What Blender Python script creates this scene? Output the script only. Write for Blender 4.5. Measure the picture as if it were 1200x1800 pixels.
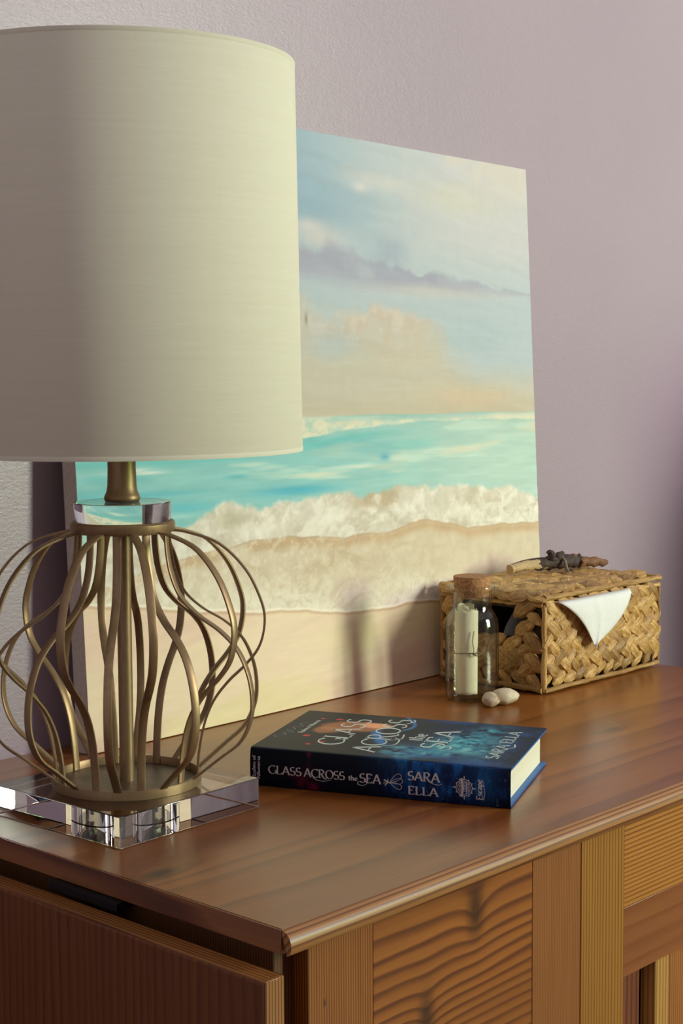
import bpy, bmesh, math, random
import numpy as np
from mathutils import Vector, Matrix, noise as mnoise
sin, cos, pi, R = math.sin, math.cos, math.pi, math.radians
random.seed(7)
SC = bpy.context.scene
COL = SC.collection
for o in list(bpy.data.objects): bpy.data.objects.remove(o)

# ------------------------------------------------------------------ camera
cd = bpy.data.cameras.new('camera'); cam = bpy.data.objects.new('camera', cd); COL.objects.link(cam)
cr = Vector((0.67765469, -0.73535987, -0.00547557)); cu = Vector((0.06924951, 0.05639902, 0.99600384)); cf = Vector((0.73211244, 0.67532586, -0.08914237))
cam.matrix_world = Matrix(((cr.x, cu.x, -cf.x, -0.67791407), (cr.y, cu.y, -cf.y, -0.66908676), (cr.z, cu.z, -cf.z, 0.34405801), (0, 0, 0, 1)))
cd.sensor_fit = 'VERTICAL'; cd.sensor_height = 36; cd.lens = 2809.23/1800*36; cd.clip_start = .02; cd.clip_end = 60
SC.camera = cam

# ------------------------------------------------------------------ world, exposure
W = bpy.data.worlds.new('room_daylight'); SC.world = W; W.use_nodes = True
W.node_tree.nodes['Background'].inputs[0].default_value = (.92, .84, .88, 1)
W.node_tree.nodes['Background'].inputs[1].default_value = .52
SC.view_settings.view_transform = 'Standard'; SC.view_settings.look = 'None'
SC.view_settings.exposure = 0.0; SC.view_settings.gamma = 1; SC.view_settings.use_curve_mapping = False
SKY_STRENGTH = 60.0           # daylight seen through the window opposite
WIN = (1.90, 2.72, 0.1, 1.75)   # x0, x1, z0, z1 of the opening
WINY = -2.7

# ------------------------------------------------------------------ helpers
def srgb(r, g, b):
    def f(c):
        c /= 255.
        return c/12.92 if c <= .04045 else ((c+.055)/1.055)**2.4
    return (f(r), f(g), f(b), 1)
def nt(name):
    m = bpy.data.materials.new(name); m.use_nodes = True
    return m, m.node_tree, m.node_tree.nodes['Principled BSDF']
def N(t, typ, **kw):
    n = t.nodes.new(typ)
    for k, v in kw.items():
        if k in n.inputs: n.inputs[k].default_value = v
        else: setattr(n, k, v)
    return n
def ramp(t, fac, stops):
    n = t.nodes.new('ShaderNodeValToRGB'); e = n.color_ramp.elements
    while len(e) < len(stops): e.new(.5)
    for q, (p_, c) in zip(e, stops): q.position = p_; q.color = c
    t.links.new(fac, n.inputs[0]); return n.outputs[0]
def bump(t, h, strength, dist, p):
    b = N(t, 'ShaderNodeBump', Strength=strength, Distance=dist); t.links.new(h, b.inputs['Height']); t.links.new(b.outputs[0], p.inputs['Normal'])
def coords(t, scale=(1, 1, 1), rot=(0, 0, 0), kind='Object', loc=(0, 0, 0)):
    c = t.nodes.new('ShaderNodeTexCoord'); m = N(t, 'ShaderNodeMapping'); m.inputs['Scale'].default_value = scale; m.inputs['Rotation'].default_value = rot; m.inputs['Location'].default_value = loc
    t.links.new(c.outputs[kind], m.inputs[0]); return m.outputs[0]
def noise_tex(t, vec, scale, detail=4, rough=.55, dist=0):
    n = N(t, 'ShaderNodeTexNoise', Scale=scale, Detail=detail, Roughness=rough, Distortion=dist); t.links.new(vec, n.inputs['Vector']); return n.outputs['Fac']
def math_(t, op, a, b=None, c=None):
    n = t.nodes.new('ShaderNodeMath'); n.operation = op
    for i, v in enumerate((a, b, c)):
        if v is None: continue
        if isinstance(v, (int, float)): n.inputs[i].default_value = v
        else: t.links.new(v, n.inputs[i])
    return n.outputs[0]
def mix(t, fac, a, b, blend='MIX'):
    n = t.nodes.new('ShaderNodeMix'); n.data_type = 'RGBA'; n.blend_type = blend
    for i, v in ((0, fac), (6, a), (7, b)):
        if isinstance(v, (int, float)): n.inputs[i].default_value = v
        elif isinstance(v, tuple): n.inputs[i].default_value = v
        else: t.links.new(v, n.inputs[i])
    return n.outputs[2]

def plain(name, col, rough=.5, metal=0, nscale=60, amt=.12, bmp=0, spec=.5):
    m, t, p = nt(name); v = coords(t)
    f = noise_tex(t, v, nscale)
    d = tuple(c*(1-amt) for c in col[:3])+(1,); l = tuple(min(1, c*(1+amt)) for c in col[:3])+(1,)
    t.links.new(ramp(t, f, [(.3, d), (.7, l)]), p.inputs['Base Color'])
    p.inputs['Roughness'].default_value = rough; p.inputs['Metallic'].default_value = metal; p.inputs['Specular IOR Level'].default_value = spec
    if bmp: bump(t, f, bmp, .001, p)
    return m

def wood(name, dark, mid, light, grain='x', kst=None, ring=70, wob=2.2, rough=.42, knots=(), dy=0, low=.35, coat=.08, off=(0, 0, 0), bmp=.08, contrast=1.0):
    """oiled pine: growth rings run along `grain`; knots bend the rings round them"""
    m, t, p = nt(name)
    al = {'x': 0, 'y': 1, 'z': 2}[grain]
    sc = [1, 1, 1]; sc[al] = .09
    v = coords(t, tuple(sc), loc=off)
    n1 = noise_tex(t, v, 5, 2, .5)
    n2 = noise_tex(t, v, 22, 3, .6)
    sep = t.nodes.new('ShaderNodeSeparateXYZ'); vo = coords(t, loc=off); t.links.new(vo, sep.inputs[0])
    ax = [i for i in range(3) if i != al]
    perp = math_(t, 'ADD', math_(t, 'MULTIPLY', sep.outputs[ax[0]], 1.0), math_(t, 'MULTIPLY', sep.outputs[ax[1]], 1.0 if ax[1] != 2 or al == 0 else .2))
    ph = math_(t, 'ADD', math_(t, 'MULTIPLY', perp, ring), math_(t, 'MULTIPLY', n1, wob*6))
    ph = math_(t, 'ADD', ph, math_(t, 'MULTIPLY', n2, wob*.8))
    kd = None
    for (kx, ky, kz, rr, amp) in knots:
        d = t.nodes.new('ShaderNodeVectorMath'); d.operation = 'SUBTRACT'; t.links.new(vo, d.inputs[0]); d.inputs[1].default_value = (kx, ky, kz)
        s = t.nodes.new('ShaderNodeVectorMath'); s.operation = 'MULTIPLY'; t.links.new(d.outputs[0], s.inputs[0]); ss = [1/rr]*3; ss[al] = .42/rr
        if kst: ss = [q/rr for q in kst]
        s.inputs[1].default_value = ss
        L = t.nodes.new('ShaderNodeVectorMath'); L.operation = 'LENGTH'; t.links.new(s.outputs[0], L.inputs[0])
        e = math_(t, 'POWER', 2.718, math_(t, 'MULTIPLY', L.outputs['Value'], -1.0))
        ph = math_(t, 'ADD', ph, math_(t, 'MULTIPLY', e, amp))
        k1 = N(t, 'ShaderNodeMapRange'); k1.inputs[1].default_value = .25; k1.inputs[2].default_value = 1.1; k1.inputs[3].default_value = .85; k1.inputs[4].default_value = 0; t.links.new(L.outputs['Value'], k1.inputs[0])
        kd = k1.outputs[0] if kd is None else math_(t, 'MAXIMUM', kd, k1.outputs[0])
    fr = math_(t, 'FRACT', ph)
    tri = ramp(t, fr, [(0, (.08, .08, .08, 1)), (.45, (.28, .28, .28, 1)), (.74, (.95, .95, .95, 1)), (.86, (1, 1, 1, 1)), (1, (.08, .08, .08, 1))])
    fib = noise_tex(t, coords(t, tuple(260 if i != al else 9 for i in range(3))), 1, 3, .7)
    big = noise_tex(t, coords(t, tuple(6 if i != al else 1.6 for i in range(3)), loc=(3, 1, 2)), 1, 4, .6)
    f = math_(t, 'ADD', math_(t, 'MULTIPLY', tri, (1-low)*contrast), math_(t, 'MULTIPLY', fib, low))
    c = ramp(t, f, [(.08, light), (.42, mid), (.85, dark)])
    dk = tuple(x*.62 for x in mid[:3])+(1,)
    c = mix(t, math_(t, 'MULTIPLY', ramp(t, big, [(.42, (0, 0, 0, 1)), (.75, (1, 1, 1, 1))]), .65), c, dk)
    if kd is not None: c = mix(t, kd, c, tuple(x*.28 for x in dark[:3])+(1,))
    t.links.new(c, p.inputs['Base Color'])
    p.inputs['Roughness'].default_value = rough; p.inputs['Coat Weight'].default_value = coat; p.inputs['Coat Roughness'].default_value = .22
    if bmp: bump(t, f, bmp, .0006, p)
    return m

class MB:
    """collects vertices and faces, links them as one mesh object"""
    def __init__(s): s.v = []; s.f = []
    def add(s, vs, fs):
        n = len(s.v); s.v += [tuple(x) for x in vs]; s.f += [tuple(i+n for i in q) for q in fs]; return s
    def box(s, x0, x1, y0, y1, z0, z1):
        return s.add([(x0, y0, z0), (x1, y0, z0), (x1, y1, z0), (x0, y1, z0), (x0, y0, z1), (x1, y0, z1), (x1, y1, z1), (x0, y1, z1)],
                     [(0, 3, 2, 1), (4, 5, 6, 7), (0, 1, 5, 4), (1, 2, 6, 5), (2, 3, 7, 6), (3, 0, 4, 7)])
    def lathe(s, prof, n=64, c=(0, 0), close=True):
        vs = []
        for r, z in prof:
            for i in range(n):
                a = 2*pi*i/n; vs.append((c[0]+r*cos(a), c[1]+r*sin(a), z))
        fs = []; m = len(prof)
        for j in range(m if close else m-1):
            k = (j+1) % m
            for i in range(n):
                i2 = (i+1) % n; fs.append((j*n+i, j*n+i2, k*n+i2, k*n+i))
        return s.add(vs, fs)
    def solid(s, prof, n=48, c=(0, 0)):
        """lathe open at the axis, capped"""
        vs = []; m = len(prof)
        for r, z in prof:
            for i in range(n):
                a = 2*pi*i/n; vs.append((c[0]+r*cos(a), c[1]+r*sin(a), z))
        fs = [(j*n+i, j*n+(i+1) % n, (j+1)*n+(i+1) % n, (j+1)*n+i) for j in range(m-1) for i in range(n)]
        fs += [tuple(range(n-1, -1, -1)), tuple((m-1)*n+i for i in range(n))]
        return s.add(vs, fs)
    def tube(s, pts, rad, n=8, cap=True):
        pts = [Vector(p_) for p_ in pts]; rr = rad if isinstance(rad, (list, tuple)) else [rad]*len(pts)
        up = Vector((0, 0, 1)); vs = []; prev = None
        for i, p_ in enumerate(pts):
            d = (pts[min(i+1, len(pts)-1)]-pts[max(i-1, 0)]).normalized()
            if prev is None:
                a = d.orthogonal().normalized() if abs(d.dot(up)) > .95 else d.cross(up).normalized()
            else: a = (prev-d*prev.dot(d)).normalized()
            prev = a; b = d.cross(a)
            for k in range(n):
                q = 2*pi*k/n; vs.append(p_+(a*cos(q)+b*sin(q))*rr[i])
        fs = [(i*n+k, i*n+(k+1) % n, (i+1)*n+(k+1) % n, (i+1)*n+k) for i in range(len(pts)-1) for k in range(n)]
        if cap: fs += [tuple(range(n-1, -1, -1)), tuple((len(pts)-1)*n+k for k in range(n))]
        return s.add(vs, fs)
    def mesh(s, name, mat):
        me = bpy.data.meshes.new(name); me.from_pydata(s.v, [], s.f); me.validate()
        bm = bmesh.new(); bm.from_mesh(me); bmesh.ops.recalc_face_normals(bm, faces=bm.faces); bm.to_mesh(me); bm.free()
        if mat: me.materials.append(mat)
        return me
    def build(s, name, mat, parent=None, smooth=None, bevel=0, seg=2, loc=None):
        return link(name, s.mesh(name, mat), parent, smooth, bevel, seg, loc)
def link(name, me, parent=None, smooth=None, bevel=0, seg=2, loc=None):
    o = bpy.data.objects.new(name, me); COL.objects.link(o)
    if parent: o.parent = parent
    if loc: o.location = loc
    if bevel:
        b = o.modifiers.new('bevel', 'BEVEL'); b.width = bevel; b.segments = seg; b.limit_method = 'ANGLE'; b.angle_limit = R(35)
    if smooth is not None or bevel:
        me.polygons.foreach_set('use_smooth', [True]*len(me.polygons)); me.set_sharp_from_angle(angle=R(smooth or 35)); 
    return o
def thing(name, label, cat, loc=(0, 0, 0), rz=0, group=None):
    o = bpy.data.objects.new(name, None); COL.objects.link(o); o.location = loc; o.rotation_euler = (0, 0, rz); o.empty_display_size = .05
    o['label'] = label; o['category'] = cat
    if group: o['group'] = group
    return o
def tag(o, label, cat, group=None):
    o['label'] = label; o['category'] = cat
    if group: o['group'] = group
    return o
def struct(o): o['kind'] = 'structure'; return o

# value noise in numpy, for the painted pictures
def vnoise(x, y, seed):
    rs = np.random.RandomState(seed); g = rs.rand(64, 64)
    xi = np.floor(x).astype(int); yi = np.floor(y).astype(int); fx = x-xi; fy = y-yi
    fx = fx*fx*(3-2*fx); fy = fy*fy*(3-2*fy); x0 = xi % 64; x1 = (xi+1) % 64; y0 = yi % 64; y1 = (yi+1) % 64
    return (g[y0, x0]*(1-fx)+g[y0, x1]*fx)*(1-fy)+(g[y1, x0]*(1-fx)+g[y1, x1]*fx)*fy
def fbm(x, y, seed, o=4, gain=.5):
    s = 0; a = 1; n = 0
    for k in range(o): s = s+a*vnoise(x*2**k+k*7.3, y*2**k+k*3.1, seed+k); n += a; a *= gain
    return s/n
def sst(a, b, x):
    t_ = np.clip((x-a)/(b-a), 0, 1); return t_*t_*(3-2*t_)
def C3(r, g, b): return np.array([r, g, b], float)
def lin(a):
    a = np.clip(a, 0, 255)/255.; return np.where(a <= .04045, a/12.92, ((a+.055)/1.055)**2.4)

# ------------------------------------------------------------------ setting
def wall_mat():
    m, t, p = nt('mauve_wall_paint'); v = coords(t)
    f = noise_tex(t, v, 2.0, 3)
    t.links.new(ramp(t, f, [(.3, srgb(153, 135, 149)), (.7, srgb(159, 141, 154))]), p.inputs['Base Color'])
    p.inputs['Roughness'].default_value = .42; p.inputs['Specular IOR Level'].default_value = .6
    a = noise_tex(t, coords(t, (1, 1, 1.6)), 210, 3, .55, .6); b = noise_tex(t, v, 60, 2)
    bump(t, math_(t, 'ADD', a, math_(t, 'MULTIPLY', b, .6)), .26, .0016, p)
    return m
M_wall = wall_mat()
M_white = plain('white_paint', srgb(225, 222, 214), .4)
struct(MB().box(-3.2, 5.2, .5, .62, -.75, 1.9).build('wall_back', M_wall))
struct(MB().box(1.48, 1.60, -.30, .5, -.75, .38).build('added_shade_wall', M_wall, bevel=.004))  # low wall added out of view, only to shade the back wall's lower right
struct(MB().box(-3.2, 5.2, -2.9, .62, -.80, -.75).build('floor', wood('floor_boards', srgb(70, 42, 24), srgb(120, 78, 46), srgb(150, 104, 66), 'x', None, 30)))
x0, x1, z0, z1 = WIN
wf = MB(); wf.box(-3.2, x0, WINY-.12, WINY, -.75, 1.9); wf.box(x1, 5.2, WINY-.12, WINY, -.75, 1.9); wf.box(x0, x1, WINY-.12, WINY, -.75, z0); wf.box(x0, x1, WINY-.12, WINY, z1, 1.9)
struct(wf.build('wall_front', M_wall))
fr = MB(); e = .05
fr.box(x0, x1, WINY-.08, WINY+.02, z0, z0+e); fr.box(x0, x1, WINY-.08, WINY+.02, z1-e, z1); fr.box(x0, x0+e, WINY-.08, WINY+.02, z0, z1); fr.box(x1-e, x1, WINY-.08, WINY+.02, z0, z1)
fr.box(x0, x1, WINY-.06, WINY, (z0+z1)/2-.02, (z0+z1)/2+.02)
struct(fr.build('window_1', M_white, bevel=.004))
m, t, p = nt('garden_daylight'); v = coords(t)
n_ = noise_tex(t, v, 3.5, 5, .6); sp = t.nodes.new('ShaderNodeSeparateXYZ'); t.links.new(v, sp.inputs[0])
hgt = math_(t, 'ADD', math_(t, 'MULTIPLY', sp.outputs[2], .55), math_(t, 'MULTIPLY', n_, .9))
c_ = ramp(t, hgt, [(.5, (.16, .36, .08, 1)), (.74, (.5, .74, .34, 1)), (.92, (1, .995, .93, 1))])
em = t.nodes.new('ShaderNodeEmission'); t.links.new(c_, em.inputs[0]); em.inputs[1].default_value = SKY_STRENGTH
t.links.new(em.outputs[0], t.nodes['Material Output'].inputs[0])
go = MB().add([(x0-.05, WINY-.3, z0-.1), (x1+.05, WINY-.3, z0-.1), (x1+.05, WINY-.3, z1+.1), (x0-.05, WINY-.3, z1+.1)], [(0, 1, 2, 3)]).build('garden_glow_plane', m); struct(go)  # unseen glowing garden plane behind the one window; source of the daylight

# ------------------------------------------------------------------ cabinet
D, Mi, L_ = srgb(84, 40, 12), srgb(146, 84, 28), srgb(184, 122, 50)
TOPD, TOPM, TOPL = srgb(98, 52, 18), srgb(142, 82, 32), srgb(164, 102, 46)
cab = thing('drop_leaf_cabinet', 'orange-brown stained pine cabinet with a folded drop leaf, carrying all the objects', 'cabinet', (0, 0, -.75))
H = .75
M_top = wood('table_top_wood', TOPD, TOPM, TOPL, 'x', None, 16, 1.6, .30, knots=((.024, .149, 0, .013, 1.8), (.60, .16, 0, .010, 1.2)), low=.5, coat=.12, bmp=.03, contrast=.8)
M_edge = wood('edge_wood', srgb(84, 44, 24), srgb(128, 78, 44), srgb(160, 106, 62), 'y', None, 300, 1.3, .33, coat=.35)
M_edgex = wood('front_edge_wood', srgb(100, 56, 26), srgb(156, 104, 56), srgb(190, 142, 88), 'x', None, 230, 1.6, .42, coat=.12)
# top slab with a rounded front edge
prof = [(0.004, -.016), (.0012, -.0145), (0, -.011), (0.0003, -.0070), (.0018, -.0035), (.0045, -.0012), (.009, 0)]
vs = []; 
XR = [0.0, .922]
for x in XR: vs += [(x, y, z) for y, z in prof]
n = len(prof)
lip = MB().add(vs, [(i, i+1, n+i+1, n+i) for i in range(n-1)]+[(n-1, 0, n, 2*n-1)]+[tuple(range(n)), tuple(range(2*n-1, n-1, -1))])
tb = thing('x', '', '')  # placeholder removed below
bpy.data.objects.remove(tb)
top = MB().box(.0015, .9205, .009, .499, -.016, 0).build('tabletop', M_top, cab, loc=(0, 0, H))
lip.build('front_edging', M_edgex, top, smooth=50)
MB().box(0, .0015, .009, .499, -.016, -.0003).build('side_edging', M_edge, top, bevel=.0003, seg=1)
M_leafface = wood('leaf_face_wood', srgb(66, 32, 12), srgb(110, 60, 24), srgb(132, 78, 32), 'z', None, 120, 1.6, .38, low=.55, knots=((-.02, .1, -.11, .006, .6),), coat=.0, bmp=.1, contrast=.6)
M_leafedge = wood('leaf_edge_wood', srgb(96, 52, 24), srgb(146, 92, 46), srgb(172, 122, 66), 'y', None, 330, 1.2, .33)
M_leafend = wood('leaf_end_wood', srgb(96, 54, 26), srgb(156, 106, 58), srgb(186, 136, 80), 'z', None, 380, .6, .35)
leaf = MB().box(-.0225, -.0065, .0012, .47, -.47, -.0255).build('drop_leaf', M_leafface, cab, bevel=.0022, seg=3, loc=(0, 0, H))
MB().box(-.0218, -.0067, .0008, .47, -.0262, -.0245).build('leaf_top_edging', M_leafedge, leaf, bevel=.0004)
MB().box(-.0218, -.0066, 0, .0014, -.47, -.0247).build('leaf_end_edging', M_leafend, leaf, bevel=.0004)
M_black = plain('black_hinge_metal', srgb(28, 30, 36), .45, .6)
hg = MB(); hg.box(-.0063, .010, .16, .235, -.0215, -.0163); hg.tube([(-.004, .16, -.0215), (-.004, .235, -.0215)], .0024, 10)
hg.build('hinge', M_black, cab, bevel=.0005, loc=(0, 0, H))
M_carc = wood('carcass_wood', srgb(62, 34, 16), srgb(104, 64, 30), srgb(128, 84, 44), 'z', None, 420, .8, .5)
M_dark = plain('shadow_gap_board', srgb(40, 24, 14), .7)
c = MB(); c.box(.012, .0295, .028, .485, -.75, -.016); c.build('side_panel', M_carc, cab, bevel=.001, loc=(0, 0, H))
MB().box(.0295, .90, .44, .485, -.75, -.016).build('back_panel', M_carc, cab, loc=(0, 0, H))
MB().box(.0295, .90, .036, .44, -.70, -.68).build('bottom_panel', M_carc, cab, loc=(0, 0, H))
MB().box(.0295, .90, .034, .44, -.75, -.70).build('plinth', M_carc, cab, loc=(0, 0, H))
MB().box(.892, .91, .02, .485, -.75, -.016).build('side_panel', M_carc, cab, bevel=.001, loc=(0, 0, H))
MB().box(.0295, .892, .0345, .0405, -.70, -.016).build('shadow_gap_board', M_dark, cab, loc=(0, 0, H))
YF = .015
M_st = [wood('stile_wood_%s' % 'abcd'[i], D, Mi, L_, 'z', None, 430, .7, .36, off=(i*.31, 0, i*.2), knots=((.045+i*.31, .015, -.062+i*.2, .0016, .3),) if i == 0 else (), coat=.3) for i in range(4)]
M_st[3] = wood('stile_wood_pale', srgb(112, 66, 20), srgb(160, 108, 40), srgb(182, 132, 58), 'z', None, 260, 1.4, .36)
M_st[1] = wood('stile_wood_brown', srgb(104, 58, 28), srgb(152, 94, 46), srgb(172, 116, 62), 'z', None, 460, .7, .36)
M_rail1 = wood('rail_wood_knotty', srgb(90, 42, 14), srgb(144, 82, 28), srgb(172, 108, 44), 'x', (.85, 1, .42), 100, 2.3, .36, knots=((.203, .015, -.042, .0105, 1.0), (.148, .015, -.104, .0095, 1.1)), coat=.3)
M_rail2 = wood('rail_wood_striped', srgb(112, 64, 22), srgb(178, 116, 48), srgb(196, 138, 64), 'x', None, 260, .9, .36, off=(.2, 0, .1))
M_rail2b = wood('rail_wood_red', srgb(96, 48, 24), srgb(140, 82, 42), srgb(156, 98, 54), 'x', None, 60, 1.2, .36, low=.5, contrast=.6)
M_pl = [wood('plank_wood_red', srgb(74, 34, 22), srgb(112, 60, 36), srgb(134, 78, 48), 'z', None, 130, 1.6, .4, off=(.1, 0, 0)), wood('plank_wood_yellow', srgb(140, 96, 46), srgb(182, 134, 70), srgb(204, 160, 92), 'z', None, 200, 1, .4), wood('plank_wood_orange', srgb(112, 62, 24), srgb(160, 100, 46), srgb(180, 122, 60), 'z', None, 300, .8, .4)]
ZT, ZB = -.0165, -.66
doors = [(.030, .3346), (.3362, .641), (.6426, .8915)]
for di, (a, b) in enumerate(doors):
    d = thing('door', '', ''); 
    for k in ('label', 'category'): del d[k]
    d.parent = cab; d.location = (0, 0, H)
    sw = .0625 if di == 0 else .0603
    MB().box(a, a+sw, YF, YF+.018, ZB, ZT).build('stile', M_st[0] if di == 0 else M_st[3], d, bevel=.0006)
    MB().box(b-sw, b, YF, YF+.018, ZB, ZT).build('stile', M_st[1], d, bevel=.0006)
    if di == 0:
        MB().box(a+sw+.0003, b-sw-.0003, YF+.0004, YF+.018, -.205, ZT).build('rail', M_rail1, d, bevel=.0006)
        zr = -.205
    else:
        MB().box(a+sw+.0003, b-sw-.0003, YF+.0004, YF+.018, -.090, ZT).build('rail', M_rail2, d, bevel=.0003)
        MB().box(a+sw+.0003, b-sw-.0003, YF+.0004, YF+.018, -.148, -.0901).build('rail', M_rail2b, d, bevel=.0004)
        zr = -.148
    MB().box(a+sw+.0003, b-sw-.0003, YF+.0004, YF+.018, ZB, ZB+.07).build('rail', M_st[1], d, bevel=.0006)
    # chamfered moulding strip, then vertical planks set back with grooves
    pa, pb = a+sw, b-sw
    MB().add([(pa, YF+.001, ZB+.07), (pa+.006, YF+.008, ZB+.07), (pa+.006, YF+.014, ZB+.07), (pa, YF+.014, ZB+.07), (pa, YF+.001, zr), (pa+.006, YF+.008, zr), (pa+.006, YF+.014, zr), (pa, YF+.014, zr)],
             [(0, 1, 5, 4), (1, 2, 6, 5), (2, 3, 7, 6), (3, 0, 4, 7), (0, 3, 2, 1), (4, 5, 6, 7)]).build('moulding', M_pl[1], d)
    x = pa+.007; k = 0
    while x < pb-.004:
        w = [.040, .024, .052][k % 3]; x2 = min(x+w, pb)
        yy = [.013, .003, .004][k % 3]
        if x2-x > .006: MB().box(x, x2-.0015, YF+yy, YF+.0178, ZB+.07, zr).build('plank', M_pl[k % 3], d, bevel=.0009)
        x = x2+(.007 if k % 3 == 0 else 0); k += 1

# ------------------------------------------------------------------ painting
PQ = dict(X0=.2033, w=.7001, h=.5807, a=.0509, d=.0193, yb=.4706, th=.0073)
def painting():
    root = thing('canvas_painting', 'unframed beach canvas painting of surf and clouds leaning on the mauve wall', 'painting', (PQ['X0'], PQ['yb'], 0))
    th, a = PQ['th'], PQ['a']
    e = Vector((cos(th), sin(th), 0)); nn = Vector((-sin(th), cos(th), 0)); up = nn*sin(a)+Vector((0, 0, cos(a))); bk = nn*cos(a)-Vector((0, 0, sin(a)))
    w, h, d = PQ['w'], PQ['h'], PQ['d']
    hh = lambda u: h*(1+.021*(1-u))
    nx, ny = 520, 440
    u = np.linspace(0, 1, nx); v = np.linspace(0, 1, ny); U, V = np.meshgrid(u, v)
    asp = w/h; X = U*asp
    # ---- the picture
    n_lo = fbm(X*3, V*3, 11); n_mid = fbm(X*9, V*9, 21); strk = fbm(X*6, V*60, 31); strk2 = fbm(X*14, V*150, 41, 3); fine = fbm(X*60, V*60, 51, 3)
    Cl = C3(216, 208, 182); skyb = C3(148, 184, 192); skyp = C3(190, 206, 200)
    def mx(base, col, f): f = np.clip(f, 0, 1)[..., None]; return base*(1-f)+col*f
    img = np.ones(U.shape+(3,))*skyp
    img = mx(img, skyb, sst(.72, .25, U+.35*(n_lo-.5))*sst(.62, .86, V)*1.0)
    img = mx(img, C3(140, 178, 190), sst(.7, .45, U)*np.exp(-((V-.88)/.06)**2)*.6)
    img = mx(img, C3(212, 213, 202), sst(.55, .95, U+.4*(n_lo-.5))*sst(.72, .86, V)*.9)
    img = mx(img, C3(220, 214, 190), sst(.46, .60, fbm(X*4, V*9, 61))*sst(.9, .98, V)*.7)
    for (cu_, cv_, ru, rv, col, s_) in [(.47, .815, .05, .02, C3(222, 216, 198), .8), (.45, .835, .03, .012, C3(226, 220, 202), .8), (.63, .93, .06, .015, C3(214, 216, 200), .8), (.57, .915, .02, .01, C3(224, 224, 210), .9), (.8, .915, .12, .03, C3(216, 216, 188), .6),
                                       (.62, .80, .05, .03, C3(176, 198, 196), .5)]:
        img = mx(img, col, s_*np.exp(-(((U-cu_)/ru)**2+((V-cv_)/rv)**2))*(.6+.8*n_mid))
    # violet-grey cloud bank
    bankc = np.interp(U, [0, .4, .5, .6, .66, .75, .85, 1], [.78, .775, .765, .765, .76, .752, .745, .742]); bw = np.interp(U, [0, .5, .62, .7, .8, .93, .985], [.03, .03, .036, .018, .018, .011, .002])
    topn = bw*(.8+2.2*(fbm(X*20, V*6, 71, 5)-.45)); f = sst(bankc+topn*1.25, bankc+topn*.5, V)*sst(bankc-bw*1.4, bankc-bw*.2, V)
    img = mx(img, C3(170, 174, 182), f*(.45+.5*sst(.3, .6, fbm(X*12, V*16+X*4, 77))))
    f = np.exp(-(((U-.635)/.035)**2+((V-.80)/.035)**2)); img = mx(img, C3(160, 176, 182), f*.75*sst(.35, .6, n_mid+.15))
    # cream cumulus
    cum = np.maximum.reduce([np.exp(-(((U-.60)/.13)**2+((V-.655)/.055)**2)), np.exp(-(((U-.68)/.10)**2+((V-.64)/.05)**2)), np.exp(-(((U-.36)/.12)**2+((V-.67)/.07)**2)), np.exp(-(((U-.1)/.2)**2+((V-.72)/.08)**2))])
    cumf = sst(.28, .62, cum+.9*(fbm(X*12+n_mid*2, V*12, 81, 5, .6)-.5))
    img = mx(img, C3(212, 204, 176), cumf*.8)
    img = mx(img, C3(214, 190, 156), cumf*sst(.45, .75, fbm(X*30+V*12, V*26-X*14, 91))*.5)
    img = mx(img, C3(222, 214, 192), cumf*sst(.52, .7, fbm(X*40-V*18, V*34+X*16, 93))*.6)
    low = sst(.70, .60, V+.10*(n_lo-.5)+.06*(n_mid-.5)+.09*sst(.66, .84, U))
    img = mx(img, C3(209, 203, 170), low*.9)
    img = mx(img, C3(182, 204, 198), .7*np.exp(-(((U-.84)/.10)**2+((V-.655)/.04)**2))+.6*np.exp(-(((U-.5)/.06)**2+((V-.63)/.025)**2))+.6*np.exp(-(((U-.47)/.03)**2+((V-.70)/.03)**2)))
    img = mx(img, C3(212, 208, 190), .6*np.exp(-(((U-.75)/.16)**2+((V-.735)/.012)**2)))
    img = mx(img, C3(224, 196, 148), .6*np.exp(-(((U-.83)/.12)**2+((V-.53)/.025)**2)))
    img = mx(img, C3(192, 180, 158), .45*sst(.55, .505, V))
    img += ((fbm(X*5+.3*n_lo, V*70+X*6+n_mid*3, 33)-.5)*9+(fine-.5)*5)[..., None]
    # sea
    hz = .502+.001*np.sin(X*20)
    foam_hi = np.interp(U, [0, .2, .4, .45, .5, .6, .7, .85, 1], [.45, .452, .462, .467, .474, .482, .488, .488, .486])+.003*(fbm(X*30, V*0+3, 5)-.5)*2
    sea = sst(hz+.002, hz-.002, V)
    c_sea = mx(np.ones(U.shape+(3,))*C3(134, 196, 196), C3(180, 208, 198), sst(.35, .95, U+.3*(n_lo-.5)))
    c_sea = mx(c_sea, C3(88, 178, 188), sst(.50, .72, fbm(X*4, V*34, 101))*sst(1.0, .2, U)*.85)
    c_sea = mx(c_sea, C3(198, 222, 208), sst(.56, .72, fbm(X*5+9, V*40, 111))*.75)
    c_sea = mx(c_sea, C3(222, 216, 190), sst(.62, .8, fbm(X*4+3, V*30, 121))*sst(.3, .8, U)*.7)
    c_sea = mx(c_sea, C3(104, 192, 192), np.exp(-((V-foam_hi+.014)/.008)**2)*sst(.75, .45, U)*.9)
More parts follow.
